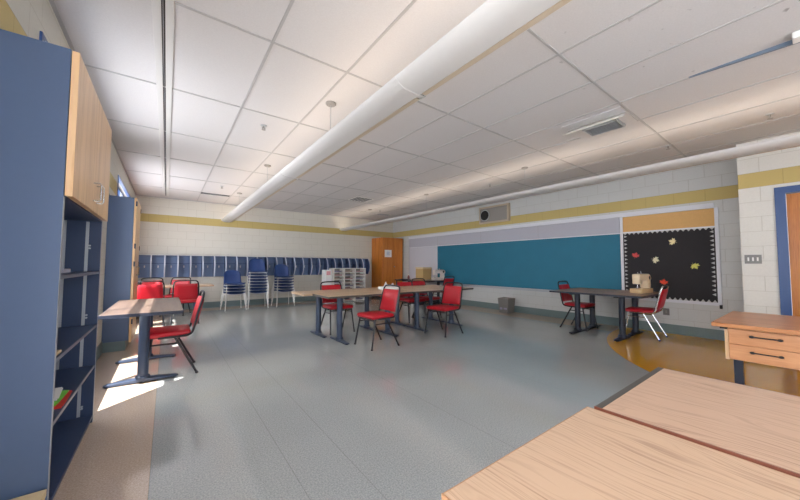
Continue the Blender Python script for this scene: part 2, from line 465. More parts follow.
# baseboards
BH = 0.16
struct(MB().box(XL, XR, YB - 0.012, YB, 0, BH, 0.003), 'baseboard_back', M['base'])
struct(MB().box(XR - 0.012, XR, YP, YB, 0, BH, 0.003), 'baseboard_right', M['base'])
struct(MB().box(XL, XL + 0.012, YF, 5.70, 0, BH, 0.003).box(XL, XL + 0.012, 6.58, YB, 0, BH, 0.003), 'baseboard_left', M['base'])
struct(MB().box(XP - 0.012, XP, DY1 + 0.07, YP, 0, BH, 0.003), 'baseboard_entry', M['base'])
# windows
for i, (a, b_) in enumerate(WIN):
    f = MB()
    x0, x1 = XL - 0.12, XL - 0.08
    f.box(x0, x1, a, a + 0.06, WZ0, WZ1); f.box(x0, x1, b_ - 0.06, b_, WZ0, WZ1)
    f.box(x0, x1, a, b_, WZ0, WZ0 + 0.05); f.box(x0, x1, a, b_, WZ1 - 0.04, WZ1)
    f.box(x0, x1, a, b_, 1.975, 2.10)
    n = 2
    for k in range(1, n):
        yy = a + (b_ - a) * k / n
        f.box(x0, x1, yy - 0.025, yy + 0.025, WZ0, WZ1)
    # jamb return at the room face
    f.box(XL - 0.06, XL + 0.012, a - 0.01, a + 0.02, WZ0, WZ1 + 0.01); f.box(XL - 0.06, XL + 0.012, b_ - 0.02, b_ + 0.01, WZ0, WZ1 + 0.01)
    f.box(XL - 0.03, XL + 0.012, a, b_, WZ1 - 0.02, WZ1 + 0.01)
    w = struct(f, 'window_%d' % (i + 1), M['blueframe'])
    MB().box(XL - 0.102, XL - 0.098, a + 0.03, b_ - 0.03, WZ0 + 0.02, WZ1 - 0.02).build('pane', M['glass'], w)
    MB().box(XL - 0.06, XL + 0.03, a, b_, WZ0 - 0.025, WZ0, 0.004).build('sill', M['whitemetal'], w)
f = MB()  # unseen window behind the camera, added to flatten the light with fill daylight
ya, yb_ = YF - 0.14, YF - 0.06
f.box(FW0, FW1, ya, yb_, WZ0, WZ0 + 0.05); f.box(FW0, FW1, ya, yb_, WZ1 - 0.05, WZ1)
for k in range(5):
    xx = FW0 + 0.03 + (FW1 - FW0 - 0.06) * k / 4
    f.box(xx - 0.03, xx + 0.03, ya, yb_, WZ0, WZ1)
w = struct(f, 'window_4', M['blueframe'])
MB().box(FW0 + 0.03, FW1 - 0.03, YF - 0.102, YF - 0.098, WZ0 + 0.02, WZ1 - 0.02).build('pane', M['glass'], w)
# door
f = MB()
for (a, b_) in ((DY1 - 0.06, DY1 + 0.03), (DY0 - 0.03, DY0 + 0.06)):
    f.box(XP - 0.025, XP + 0.14, a, b_, 0, DZ + 0.03)
f.box(XP - 0.0245, XP + 0.139, DY0 + 0.06, DY1 - 0.06, DZ - 0.055, DZ + 0.03)
d = struct(f, 'door_1', M['blueframe'])
MB().box(XP + 0.06, XP + 0.105, DY0 + 0.062, DY1 - 0.062, 0.008, DZ - 0.058, 0.003).build('door_leaf', M['oakdoor'], d)
mb = MB(); mb.tube([(XP + 0.06, DY0 + 0.13, 1.0), (XP + 0.0, DY0 + 0.13, 1.0), (XP + 0.0, DY0 + 0.25, 1.0)], 0.011)
mb.build('door_handle', M['chrome'], d, True)

# ------------------------------------------------------------------ red stacking chair
def red_chair(leg_mat):
    root = bpy.data.objects.new('red_chair', None); COL.objects.link(root); root.empty_display_size = 0.1
    # seat cushion: rounded slab with a crowned top and a waterfall front
    mb = MB(); W, D0, D1 = 0.218, -0.185, 0.205
    mb.box(-W, W, D0, D1, 0.412, 0.468, 0.025, 3)
    for v in mb.bm.verts:
        if v.co.z > 0.45:
            v.co.z += 0.014 * (1 - (v.co.x / W) ** 2)
        if v.co.y < -0.1: v.co.x *= 0.95
    seat = mb.build('seat', M['red'], root, True)
    MB().box(-0.18, 0.18, -0.17, 0.2, 0.405, 0.416).build('seat_base', M['black'], root)
    # back pad, curved, leaning
    mb = MB()
    def pad(u, v, s):
        x = (u - 0.5) * 0.392 * (1 - 0.06 * v)
        z = 0.488 + 0.315 * v
        yb = -0.205 - 0.075 * v - 0.018 * (1 - (2 * u - 1) ** 2)
        e = min(1.0, min(u, 1 - u, v, 1 - v) / 0.06)
        return Vector((x, yb + s * (0.006 + 0.016 * math.sqrt(max(0, 1 - (1 - e) ** 2))), z))
    n, k = 13, 11
    A = mb.grid(lambda u, v: pad(u, v, 1), n, k); B = mb.grid(lambda u, v: pad(u, v, -1), n, k)
    for i in range(n - 1):
        mb.bm.faces.new((A[i][0], A[i + 1][0], B[i + 1][0], B[i][0])); mb.bm.faces.new((A[i][k - 1], A[i + 1][k - 1], B[i + 1][k - 1], B[i][k - 1]))
    for j in range(k - 1):
        mb.bm.faces.new((A[0][j], A[0][j + 1], B[0][j + 1], B[0][j])); mb.bm.faces.new((A[n - 1][j], A[n - 1][j + 1], B[n - 1][j + 1], B[n - 1][j]))
    mb.build('backrest', M['red'], root, True)
    r = 0.0122
    for s in (-1, 1):
        for (p, q) in (((s * .20, .15, .412), (s * .226, .222, 0.0)), ((s * .20, -.04, .412), (s * .226, -.252, 0.0))):
            lg = MB().tube([p, q], r, 8).build('leg', leg_mat, root, True)
            p, q = Vector(p), Vector(q); t = q + (p - q) * 0.05
            MB().tube([t, q], 0.0155, 8).build('foot_cap', M['black'], lg, True)
    mb = MB()
    pts = [(-.206, .10, .412), (-.208, -.11, .414), (-.21, -.185, .435), (-.21, -.212, .50), (-.207, -.250, .68), (-.20, -.280, .79), (-.175, -.296, .848), (-.10, -.302, .862), (0, -.304, .864)]
    full = pts + [(-x, y, z) for x, y, z in pts[:-1][::-1]]
    mb.tube(full, r, 8, smooth_n=4)
    mb.build('back_frame', leg_mat, root, True)
    mb = MB()
    for s in (-1, 1):
        mb.tube([(s * .208, .165, .345), (s * .208, -.07, .345)], 0.008, 8)
    mb.tube([(-.205, .158, .385), (.205, .158, .385)], 0.008, 8)
    mb.build('stretcher', leg_mat, root, True)
    return root

protoB = red_chair(M['blackmetal'])
protoC = None
first = [True]
def chair(x, y, face, label, group='red stacking chairs', proto=None):
    """face: direction the sitter looks, degrees, 0 = +X"""
    if proto is None:
        o = protoB if first[0] else copy_tree(protoB); first[0] = False
    else:
        o = proto
    o.location = (x, y, 0); o.rotation_euler = (0, 0, R(face - 90))
    return tag(o, label, 'chair', group)

chair(2.51, 3.96, 182, 'nearest red chair at the long centre table, turned sideways, black frame')
chair(3.88, 3.95, 186, 'red chair turned sideways at the right end of the long centre table')
chair(2.47, 5.19, 270, 'red padded chair tucked behind the left end of the long centre table')
chair(4.20, 5.22, 268, 'red padded chair tucked behind the centre table, left of two side by side there')
chair(4.70, 5.30, 272, 'red padded chair tucked behind the centre table, right of two side by side there')
chair(0.05, 4.33, 180, 'red chair seen from the side at the table by the blue bookcase')
chair(-0.24, 7.72, 92, 'red chair, back to us, at the far left table beside the blue cabinet')
chair(0.33, 7.72, 88, 'red chair, back to us, at the open right end of the far left table')
chair(-0.26, 9.02, 270, 'red padded chair behind the far left table, closest to the tall blue cabinet')
chair(0.20, 9.06, 250, 'red padded chair turned a little behind the far left table, under the coat cubbies')
chair(6.30, 2.77, 270, 'red chair with black legs at the chalkboard end of the sewing table')
protoC = red_chair(M['chrome'])
chair(6.42, 1.80, 92, 'red chair with shiny metal legs in front of the black bulletin board', proto=protoC)
chair(6.42, 6.58, 92, 'red padded chair at the distant table holding the cardboard box and pale sewing machine')

# ------------------------------------------------------------------ T leg tables
def t_table(length, depth, ztop, colx, top_mat, edge_mat, leg_mat, edge_w=0.004, thick=0.03):
    """local: long side along X, centred"""
    root = bpy.data.objects.new('pedestal_table', None); COL.objects.link(root); root.empty_display_size = 0.1
    L2, D2 = length / 2, depth / 2
    MB().box(-L2 + edge_w, L2 - edge_w, -D2 + edge_w, D2 - edge_w, ztop - thick, ztop, 0.0015, 1).build('tabletop', top_mat, root)
    e = MB()
    zt = ztop - 0.0006
    e.box(-L2, L2, -D2, -D2 + edge_w, ztop - thick, zt); e.box(-L2, L2, D2 - edge_w, D2, ztop - thick, zt)
    e.box(-L2, -L2 + edge_w, -D2 + edge_w, D2 - edge_w, ztop - thick, zt); e.box(L2 - edge_w, L2, -D2 + edge_w, D2 - edge_w, ztop - thick, zt)
    e.build('edge_band', edge_mat, root)
    for s in (-1, 1):
        x = s * colx
        c = MB().lathe([(0.045, 0.045), (0.045, ztop - thick - 0.02)], 20, (x, 0, 0))
        c.lathe([(0.062, 0.04), (0.060, 0.06), (0.047, 0.072)], 20, (x, 0, 0))
        c.build('column', leg_mat, root, True)
        h = D2 * 0.94
        prof = []
        mb = MB()
        rows = [(-h, 0.02, 0.012, 0.022), (-h + 0.02, 0.036, 0.008, 0.030), (-h * .4, 0.040, 0.012, 0.042), (0, 0.055, 0.014, 0.052), (h * .4, 0.040, 0.012, 0.042), (h - 0.02, 0.036, 0.008, 0.030), (h, 0.02, 0.012, 0.022)]
        rings = []
        for (yy, w, z0, z1) in rows:
            rings.append([mb.bm.verts.new(v) for v in ((x - w, yy, z0), (x + w, yy, z0), (x + w, yy, z1 * .8), (x + w * .5, yy, z1), (x - w * .5, yy, z1), (x - w, yy, z1 * .8))])
        for i in range(len(rings) - 1):
            for k in range(6):
                mb.bm.faces.new((rings[i][k], rings[i][(k + 1) % 6], rings[i + 1][(k + 1) % 6], rings[i + 1][k]))
        mb.bm.faces.new(rings[0]); mb.bm.faces.new(rings[-1][::-1])
        ft = mb.build('foot', leg_mat, root)
        g = MB()
        for yy in (-h + 0.03, h - 0.03): g.lathe([(0.014, 0.0), (0.014, 0.014)], 10, (x, yy, 0))
        g.build('glide', M['black'], ft)
        MB().box(x - 0.03, x + 0.03, -D2 * .8, D2 * .8, ztop - thick - 0.022, ztop - thick - 0.001).build('support_bar', leg_mat, root)
    return root

def place(o, x, y, rz, label, group=None, name=None):
    o.location = (x, y, 0); o.rotation_euler = (0, 0, rz)
    return tag(o, label, 'table', group)

ZT = 0.725
tt = t_table(1.54, 0.61, ZT, 0.45, M['lam_tan'], M['dark_edge'], M['legsteel'])
g = 'tables pushed together in the centre'
place(tt, 2.62, 4.475, 0, 'tan table of the centre block, front left one, with two slate pedestals', g)
for (x, y, lab) in ((4.17, 4.475, 'tan table of the centre block, front right one'),                     (4.17, 5.09, 'tan table of the centre block, rear right one with crumpled white paper near it')):
    place(copy_tree(tt), x, y, 0, lab, g)
tl = t_table(1.68, 0.61, ZT, 0.47, M['lam_tan'], M['lam_tan'], M['legsteel'])
place(tl, 2.55, 5.09, 0, 'tan table of the centre block, rear left one with its end sticking out', g)
ta = t_table(1.54, 0.62, ZT, 0.45, M['lam_brown'], M['legdark'], M['legsteel'])
place(ta, -0.16, 4.57, PI / 2, 'brown table beside the blue bookcase with strips of sunlight across its top')
tb = t_table(1.54, 0.62, ZT, 0.45, M['lam_tan'], M['lam_tan'], M['legsteel'])
place(tb, 0.09, 8.38, 0, 'brown table at the far left with four red chairs, in front of the coat cubbies')
tr = t_table(1.38, 0.60, ZT, 0.34, wood('brown laminate', srgb(136, 106, 90), srgb(166, 136, 116), 'X', 1.0, 0.4, 26), M['legdark'], M['legdark'])
g = 'tables along the chalkboard wall'
place(tr, 5.90, 2.28, PI / 2, 'brown table of the pair by the bulletin board, outer one away from the wall', g)
place(copy_tree(tr), 6.53, 2.29, PI / 2, 'brown table of the pair by the bulletin board, inner one next to the wall', g)
place(copy_tree(tr), 6.12, 7.40, PI / 2, 'distant brown table below the whiteboard, outer one away from the wall', g)
place(copy_tree(tr), 6.73, 7.40, PI / 2, 'distant brown table below the whiteboard, inner one next to the wall', g)
ga = t_table(1.6, 0.61, 0.737, 0.5, M['oak_a'], M['oak_edge'], M['legdark'], 0.003, 0.032)
# long side along Y; laminate grain runs along object Y so build these rotated
def t_table_y(length, depth, ztop, top_mat, edge_mat, x0, x1, y0, y1, label, trim=0.006, end_trim=None):
    root = thing('oak_table', label, 'table', ((x0 + x1) / 2, (y0 + y1) / 2, 0))
    return root
for o in list(ga.children_recursive) + [ga]:
    bpy.data.objects.remove(o)

def near_table(x0, x1, y0, y1, zt, top, edge, side_w, end_w, label, th=0.034, end_mat=None):
    cx, cy = (x0 + x1) / 2, (y0 + y1) / 2
    root = thing('oak_table', label, 'table', (cx, cy, 0), 0, 'oak tables in the foreground')
    a, b_ = (x1 - x0) / 2, (y1 - y0) / 2
    MB().box(-a + side_w, a - side_w, -b_ + side_w, b_ - end_w, zt - th, zt, 0.001, 1).build('tabletop', top, root)
    z2 = zt - 0.0004
    e = MB(); e.box(-a, -a + side_w, -b_, b_, zt - th, z2); e.box(a - side_w, a, -b_, b_, zt - th, z2); e.box(-a + side_w, a - side_w, -b_, -b_ + side_w, zt - th, z2)
    e.build('edge_band', edge, root)
    MB().box(-a + side_w, a - side_w, b_ - end_w, b_, zt - th, z2, 0.001, 1).build('end_trim', end_mat or edge, root)
    for s in (-1, 1):
        yy = s * b_ * 0.62
        MB().lathe([(0.055, 0.04), (0.052, 0.06), (0.038, 0.07), (0.038, zt - th - 0.022)], 20, (0, yy, 0)).build('column', M['legdark'], root, True)
        MB().box(-a * .92, a * .92, yy - 0.035, yy + 0.035, 0.0, 0.045, 0.015).build('foot', M['legdark'], root)
        MB().box(-a * .8, a * .8, yy - 0.03, yy + 0.03, zt - th - 0.024, zt - th - 0.001).build('support_bar', M['legdark'], root)
    return root
near_table(0.442, 1.076, -1.15, 0.457, 0.737, M['oak_a'], M['oak_edge'], 0.003, 0.003, 'light oak table in the foreground, left of the dark seam')
near_table(1.082, 1.722, -1.15, 0.438, 0.742, M['oak_b'], M['brown_edge'], 0.005, 0.02, 'light oak table with dark edge trim in the foreground, right of the seam', end_mat=M['dark_edge'])

# ------------------------------------------------------------------ desk with drawers on the right
t = thing('drawer_desk', 'maple desk with two drawers and dark bar handles in front of the orange door', 'desk', (3.93, -0.25, 0))
X0, X1, Y0, Y1 = -0.50, 0.50, -0.80, 0.78
MB().box(X0, X1, Y0, Y1, 0.712, 0.742, 0.004).build('desktop', M['desk'], t)
MB().box(-0.40, 0.42, -0.70, 0.70, 0.46, 0.708).build('case', M['maple_edge'], t)
MB().box(-0.405, 0.42, 0.70, 0.722, 0.455, 0.708, 0.002).build('end_panel', M['maple_edge'], t)
for z0, z1 in ((0.585, 0.695), (0.468, 0.578)):
    dr = MB().box(-0.424, -0.402, 0.695, -0.69, z0, z1, 0.002).build('drawer', M['drawer'], t)
    for (a, b_) in ((0.575, 0.44), (-0.25, -0.39)):
        h = MB(); zc = (z0 + z1) / 2 + 0.015
        h.tube([(-0.45, a, zc), (-0.45, b_, zc)], 0.0045, 8)
        for yy in (a, b_):
            h.lathe([(0.010, -0.026), (0.007, -0.02), (0.006, 0.0)], 10, (-0.424, yy, zc), 'x')
            h.lathe([(0.003, -0.014), (0.0085, -0.008), (0.0085, 0.008), (0.003, 0.014)], 10, (-0.45, yy, zc), 'y')
        h.build('handle', M['black'], dr, True)
for (x, yy) in ((-0.29, 0.665), (0.36, 0.735), (-0.29, -0.62), (0.36, -0.62)):
    lg = MB().box(x - 0.025, x + 0.025, yy - 0.025, yy + 0.025, 0.012, 0.458, 0.006).build('leg', M['legdark'], t)
    MB().lathe([(0.025, 0.0), (0.025, 0.012)], 12, (x, yy, 0)).build('glide', M['black'], lg)
MB().box(-0.46, -0.42, 0.70, 0.74, 0.694, 0.711, 0.003).build('corner_bracket', M['black'], t)

# ------------------------------------------------------------------ blue bookcase on the left
bx0, bx1, by0, by1, bz = -0.645, -0.41, 2.17, 3.31, 2.24
t = thing('tall_bookcase', 'tall blue bookcase with maple upper doors and open shelves, nearest on the left', 'bookcase', ((bx0 + bx1) / 2, (by0 + by1) / 2, 0))
def bb(x0, x1, y0, y1, z0, z1, name, mat, par=None, bev=0.0015):
    cx, cy = (bx0 + bx1) / 2, (by0 + by1) / 2
    return MB().box(x0 - cx, x1 - cx, y0 - cy, y1 - cy, z0, z1, bev, 1).build(name, mat, par or t)
s1 = bb(bx0, bx1, by0, by0 + 0.02, 0, bz, 'side_panel', M['navy'])
bb(bx1, bx1 + 0.002, by0, by0 + 0.02, 0, 1.505, 'edge_strip', M['edge_grey'], s1, 0)
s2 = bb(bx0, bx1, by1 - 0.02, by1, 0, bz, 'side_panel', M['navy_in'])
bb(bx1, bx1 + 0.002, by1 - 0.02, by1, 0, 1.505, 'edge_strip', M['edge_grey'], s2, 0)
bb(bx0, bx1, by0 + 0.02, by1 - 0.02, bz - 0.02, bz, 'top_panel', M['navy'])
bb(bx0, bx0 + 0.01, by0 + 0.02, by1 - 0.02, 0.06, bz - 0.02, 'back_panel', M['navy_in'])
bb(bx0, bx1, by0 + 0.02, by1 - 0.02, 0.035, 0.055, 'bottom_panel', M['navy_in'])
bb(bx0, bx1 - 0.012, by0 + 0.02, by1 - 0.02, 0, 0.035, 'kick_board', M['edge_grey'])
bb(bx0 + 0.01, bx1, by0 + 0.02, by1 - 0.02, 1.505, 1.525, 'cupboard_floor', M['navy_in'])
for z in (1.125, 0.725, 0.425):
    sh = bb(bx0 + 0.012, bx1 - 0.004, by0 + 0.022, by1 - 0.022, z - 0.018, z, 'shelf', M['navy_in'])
    bb(bx1 - 0.004, bx1 - 0.002, by0 + 0.022, by1 - 0.022, z - 0.018, z, 'edge_strip', M['edge_dark'], sh, 0)
for (yy) in (by1 - 0.023,):
    for xx in (bx0 + 0.03, bx0 + 0.15):
        st = bb(xx, xx + 0.018, yy, yy + 0.003, 0.06, 1.50, 'shelf_standard', M['silver'], None, 0)
pins = MB(); cx, cy = (bx0 + bx1) / 2, (by0 + by1) / 2
for z in (1.32, 1.30, 0.80, 0.78, 0.13, 0.115):
    pins.lathe([(0.007, -0.004), (0.007, 0.0)], 8, (bx1 - 0.06 - cx, by1 - 0.02 - cy, z), 'y')
pins.build('shelf_pin', M['silver'], t)
ym = by0 + (by1 - by0) / 2
for (a, b_) in ((by0 + 0.004, ym - 0.0015), (ym + 0.0015, by1 - 0.002)):
    dd = bb(bx1 + 0.003, bx1 + 0.030, a, b_, 1.512, bz - 0.005, 'door', M['maple'])
    bb(bx1 + 0.003, bx1 + 0.0298, a - 0.001, a + 0.0005, 1.512, bz - 0.005, 'edge_strip', M['maple_edge'], dd, 0)
    yh = b_ - 0.05 if a < ym - 0.1 and b_ < ym + 0.01 else a + 0.05
    h = MB(); xx = bx1 + 0.030 - cx
    h.tube([(xx, yh - cy, 1.575), (xx + 0.028, yh - cy, 1.575), (xx + 0.034, yh - cy, 1.585), (xx + 0.034, yh - cy, 1.675), (xx + 0.028, yh - cy, 1.685), (xx, yh - cy, 1.685)], 0.005, 8)
    h.build('handle', M['chrome'], dd, True)
# things on its shelves
tag(MB().box(-0.60, -0.50, 2.74, 2.92, 1.126, 1.150, 0.003).build('book', M['tack'], None), 'pale blue book lying on the upper open shelf of the bookcase', 'book')
tag(MB().box(-0.50, -0.422, 2.24, 2.36, 0.726, 0.740, 0.002).build('booklet', M['card_l'], None), 'cream booklet lying at the front of the middle bookcase shelf', 'booklet')
def folder(name, col, x0, x1, y0, y1, z, rz, label, tilt=0.0):
    mb = MB(); mb.box(-(x1 - x0) / 2, (x1 - x0) / 2, -(y1 - y0) / 2, (y1 - y0) / 2, 0, 0.008, 0.002, 1)
    mb.box(-(x1 - x0) / 2 + 0.004, (x1 - x0) / 2 + 0.006, -(y1 - y0) / 2 + 0.006, (y1 - y0) / 2 - 0.03, 0.008, 0.011)
    o = mb.build(name, col); o.location = ((x0 + x1) / 2, (y0 + y1) / 2, z); o.rotation_euler = (0, tilt, rz)
    return tag(o, label, 'folder')
Mg = plain('green card', srgb(112, 190, 62), 0.6); Mr = plain('red card', srgb(206, 48, 40), 0.6)
folder('folder', Mr, -0.60, -0.424, 2.40, 2.68, 0.426, 0.03, 'red folder at the bottom of the small pile on the lowest bookcase shelf')
folder('folder', Mg, -0.60, -0.44, 2.42, 2.66, 0.438, -0.03, 'green folder on the red folder in the bookcase')
folder('folder', M['white'], -0.61, -0.46, 2.46, 2.69, 0.450, 0.1, 'white folder topmost on the green one in the bookcase')
# carton on the floor at the near side
t = thing('carton', 'low cream carton on the floor against the near side of the bookcase', 'box', (-0.51, 1.99, 0))
MB().box(-0.10, 0.10, -0.15, 0.15, 0.0, 0.145, 0.002).build('body', M['card'], t)
MB().box(-0.103, 0.103, -0.153, 0.153, 0.125, 0.158, 0.002).build('lid', M['card_l'], t)

# ------------------------------------------------------------------ tall blue cabinet further back
t = thing('tall_cabinet', 'tall blue cabinet with maple doors against the window wall, behind the bookcase', 'cabinet', (-0.52, 6.15, 0))
y0, y1, x0, x1 = -0.40, 0.40, -0.235, 0.125
MB().box(x0, x1, y0, y1, 0.13, 2.12, 0.002).build('body', M['navy'], t)
MB().box(x0, x1 - 0.03, y0 - 0.004, y1, 0, 0.13).build('plinth', M['base'], t)
for (a, b_, yh) in ((y0 + 0.003, -0.002, -0.05), (0.002, y1 - 0.003, 0.05)):
    dd = MB().box(x1 + 0.003, x1 + 0.03, a, b_, 0.10, 2.118, 0.002).build('door', M['maple'], t)
    h = MB(); h.tube([(x1 + 0.03, yh, 1.02), (x1 + 0.06, yh, 1.02), (x1 + 0.06, yh, 1.14), (x1 + 0.03, yh, 1.14)], 0.006, 8); h.build('handle', M['chrome'], dd, True)
    hg = MB()
    ye = a if a < -0.1 else b_
    for z in (0.35, 1.15, 1.40, 2.0): hg.box(x1 + 0.02, x1 + 0.038, ye - 0.008, ye + 0.012, z, z + 0.07, 0.002)
    hg.build('hinge', M['legdark'], dd)

# ------------------------------------------------------------------ coat cubbies on the back wall
nb, pitch, cx0 = 24, 0.2675, -0.575
t = thing('coat_cubby_rack', 'long row of blue coat cubbies with curved dividers on the back wall', 'cubbies', (0, YB, 0))
zb, zt_ = 0.85, 1.405
xe = cx0 + nb * pitch
MB().box(cx0, xe, -0.016, -0.002, zb, zt_).build('back_panel', M['cubby'], t)
MB().box(cx0, xe, -0.20, -0.016, zt_ - 0.016, zt_).build('top_panel', M['cubby_d'], t)
MB().box(cx0, xe, -0.22, -0.016, 1.195, 1.211).build('shelf', M['cubby_d'], t)
prof = []
for k in range(13):
    u = k / 12
    prof.append((-(0.16 + 0.19 * math.sin(PI * (0.10 + 0.80 * u))), zb + (zt_ - zb) * u))
for i in range(nb + 1):
    x = cx0 + i * pitch
    dv = MB().prism([(-0.016, zb)] + prof + [(-0.016, zt_)], x - 0.009, x + 0.009, 'x').build('divider', M['cubby_d'], t)
    mb = MB()
    pr2 = [(p[0] - 0.006, p[1]) for p in prof]
    mb.prism(prof + pr2[::-1], x - 0.014, x + 0.014, 'x')
    mb.build('edge_strip', M['cubby_edge'], dv)
for i in range(nb):
    x = cx0 + (i + 0.5) * pitch
    mb = MB(); mb.box(x - 0.012, x + 0.012, -0.022, -0.015, 1.10, 1.15)
    mb.tube([(x, -0.02, 1.14), (x, -0.07, 1.13), (x, -0.085, 1.15)], 0.006, 6); mb.tube([(x, -0.02, 1.11), (x, -0.05, 1.09), (x, -0.062, 1.105)], 0.006, 6)
    mb.build('coat_hook', M['whitemetal'], t)

# ------------------------------------------------------------------ blue shell chairs in stacks
def shell_chair():
    root = bpy.data.objects.new('shell_chair', None); COL.objects.link(root); root.empty_display_size = 0.1
    W = 0.22
    # faces -Y ; profile from seat front lip to back top
    prof = [(-0.235, 0.415), (-0.225, 0.432), (-0.12, 0.428), (0.0, 0.420), (0.10, 0.422), (0.155, 0.45), (0.18, 0.52), (0.20, 0.62), (0.225, 0.72), (0.24, 0.80)]
    pp = catmull([Vector((0, a, b)) for a, b in prof], 2)
    mb = MB(); nv = len(pp); nu = 13
    def fn(u, v):
        k = min(nv - 1, int(round(v * (nv - 1))))
        p = pp[k]; s = 2 * u - 1
        w = W * (1.0 - 0.12 * max(0, v - 0.55) / 0.45) * (1 - 0.25 * max(0, v - 0.92) / 0.08)
        curl = 0.035 * abs(s) ** 3
        x = s * w
        if v < 0.5: return Vector((x, p.y, p.z + curl))
        return Vector((x, p.y - curl * 1.3, p.z - 0.03 * s * s * max(0, v - 0.8) / 0.2))
    mb.grid(fn, nu, nv)
    mb.build('shell', M['chairblue'], root, True, solid=0.006)
    ribs = MB()
    for s in (-0.09, -0.03, 0.03, 0.09):
        ribs.tube([(s, 0.193, 0.55), (s, 0.21, 0.64), (s, 0.237, 0.74)], 0.005, 6)
    ribs.build('rib', M['chairblue'], root, True)
    for s in (-1, 1):
        for (p, q) in (((s * .20, -.15, .405), (s * .252, -.245, 0.0)), ((s * .20, .12, .405), (s * .252, .225, 0.0))):
            lg = MB().tube([p, q], 0.0095, 8).build('leg', M['whitemetal'], root, True)
            p, q = Vector(p), Vector(q); c_ = q + (p - q) * 0.06
            MB().tube([c_, q], 0.0105, 8).build('foot_cap', M['whitemetal'], lg, True)
    fr = MB()
    for s in (-1, 1): fr.tube([(s * .20, -.17, .405), (s * .20, .15, .405)], 0.011, 8)
    fr.tube([(-.20, -.10, .403), (.20, -.10, .403)], 0.011, 8); fr.tube([(-.20, .08, .403), (.20, .08, .403)], 0.011, 8)
    fr.build('seat_frame', M['whitemetal'], root, True)
    return root
sp = shell_chair(); used = False
ORD = ['lowest', 'second from the floor', 'third from the floor', 'fourth from the floor', 'fifth from the floor', 'sixth from the floor', 'seventh from the floor']
for (x, y, n, rz, where) in ((1.44, 9.28, 4, 0.10, 'left stack'), (2.02, 9.30, 8, -0.06, 'tall middle stack'), (2.73, 9.34, 6, 0.05, 'right stack')):
    for k in range(n):
        o = sp if not used else copy_tree(sp); used = True
        o.location = (x, y, 0.079 * k); o.rotation_euler = (0, 0, rz)
        pos = 'topmost' if k == n - 1 else ORD[k]
        tag(o, 'blue shell chair, %s in the %s by the cubbies' % (pos, where), 'chair', 'blue shell chairs stacked in the %s' % where)

# ------------------------------------------------------------------ white literature sorter and neighbours
sx0, sx1, sy0, sy1, sh_ = 4.19, 5.36, 9.12, 9.45, 1.05
cx, cy = (sx0 + sx1) / 2, (sy0 + sy1) / 2
t = thing('literature_sorter', 'white three column paper sorter under the coat cubbies', 'sorter', (cx, cy, 0))
w, dp = (sx1 - sx0) / 2, (sy1 - sy0) / 2
for i in range(4):
    x = -w + i * (2 * w / 3)
    MB().box(x - 0.02 + (0.02 if i == 0 else 0) - (0.02 if i == 3 else 0), x + 0.02 + (0.02 if i == 0 else 0) - (0.02 if i == 3 else 0), -dp, dp, 0, sh_, 0.002).build('upright', M['whitemetal'], t)
MB().box(-w, w, -dp - 0.002, dp, sh_, sh_ + 0.025, 0.002).build('top_panel', M['whitemetal'], t)
MB().box(-w, w, dp, dp + 0.006, 0, sh_).build('back_panel', M['grey_in'], t)
ROW = 9
COLN = ['left', 'middle', 'right']
RN = ['bottom', 'second', 'third', 'fourth', 'fifth', 'sixth', 'seventh', 'eighth', 'top']
pcols = [plain('buff paper', srgb(186, 170, 160), 0.8), plain('pink paper', srgb(196, 158, 158), 0.8), plain('lavender paper', srgb(160, 158, 182), 0.8)]
for r_ in range(ROW):
    z = 0.03 + r_ * (sh_ - 0.03) / ROW
    MB().box(-w + 0.04, w - 0.04, -dp, dp, z - 0.009, z + 0.009).build('shelf', M['whitemetal'], t)
    for c in range(3):
        xc = -w + (c + 0.5) * (2 * w / 3)
        h = random.uniform(0.02, 0.045)
        o = MB().box(xc - 0.13, xc + 0.13, -0.12, 0.12, 0, h, 0.002).build('paper_stack', pcols[(c + r_) % 3])
        o.location = (cx + random.uniform(-.02, .02), cy + 0.02, z + 0.0095)
        o.location.x += xc * 0
        tag(o, 'stack of paper in the %s shelf of the %s column of the white sorter' % (RN[r_], COLN[c]), 'paper', 'paper stacks in the white sorter')
t = thing('paper_carton', 'white carton with a pink patch standing left of the white sorter', 'box', (4.05, 9.30, 0))
MB().box(-0.10, 0.10, -0.15, 0.15, 0, 1.02, 0.004).build('body', M['white'], t)
MB().box(-0.07, 0.06, -0.1525, -0.15, 0.86, 0.98).build('pink_patch', plain('pink print', srgb(222, 160, 166), 0.7), t)

# ------------------------------------------------------------------ wooden wardrobe in the corner
t = thing('wood_wardrobe', 'orange oak two door wardrobe in the back right corner', 'wardrobe', (6.575, 9.63, 0))
MB().box(-0.455, 0.455, -0.335, 0.355, 0.07, 2.165, 0.003).build('body', M['oakdoor'], t)
MB().box(-0.43, 0.43, -0.30, 0.355, 0, 0.07).build('plinth', M['legdark'], t)
for (a, b_, k) in ((-0.452, -0.003, 1), (0.003, 0.452, 0)):
    dd = MB().box(a, b_, -0.357, -0.337, 0.08, 2.16, 0.003).build('door', M['oakdoor'], t)
    if not k:
        MB().lathe([(0.012, -0.03), (0.024, -0.022), (0.024, -0.012), (0.010, -0.01), (0.010, 0.0)], 14, (a + 0.06, -0.357, 1.12), 'y').build('knob', M['chrome'], dd, True)
o = MB().box(6.22, 6.52, 9.2690, 9.2725, 1.46, 1.72).build('paper_notice', M['white']); tag(o, 'white paper notice taped to the oak wardrobe door', 'notice')
mb = MB()
for k in range(5): mb.box(6.30 + 0.01 * (k % 2), 6.45 - 0.012 * (k % 3), 9.2675, 9.2690, 1.53 + k * 0.028, 1.542 + k * 0.028)
mb.build('grey_print', plain('grey print', srgb(150, 160, 186), 0.7), o)

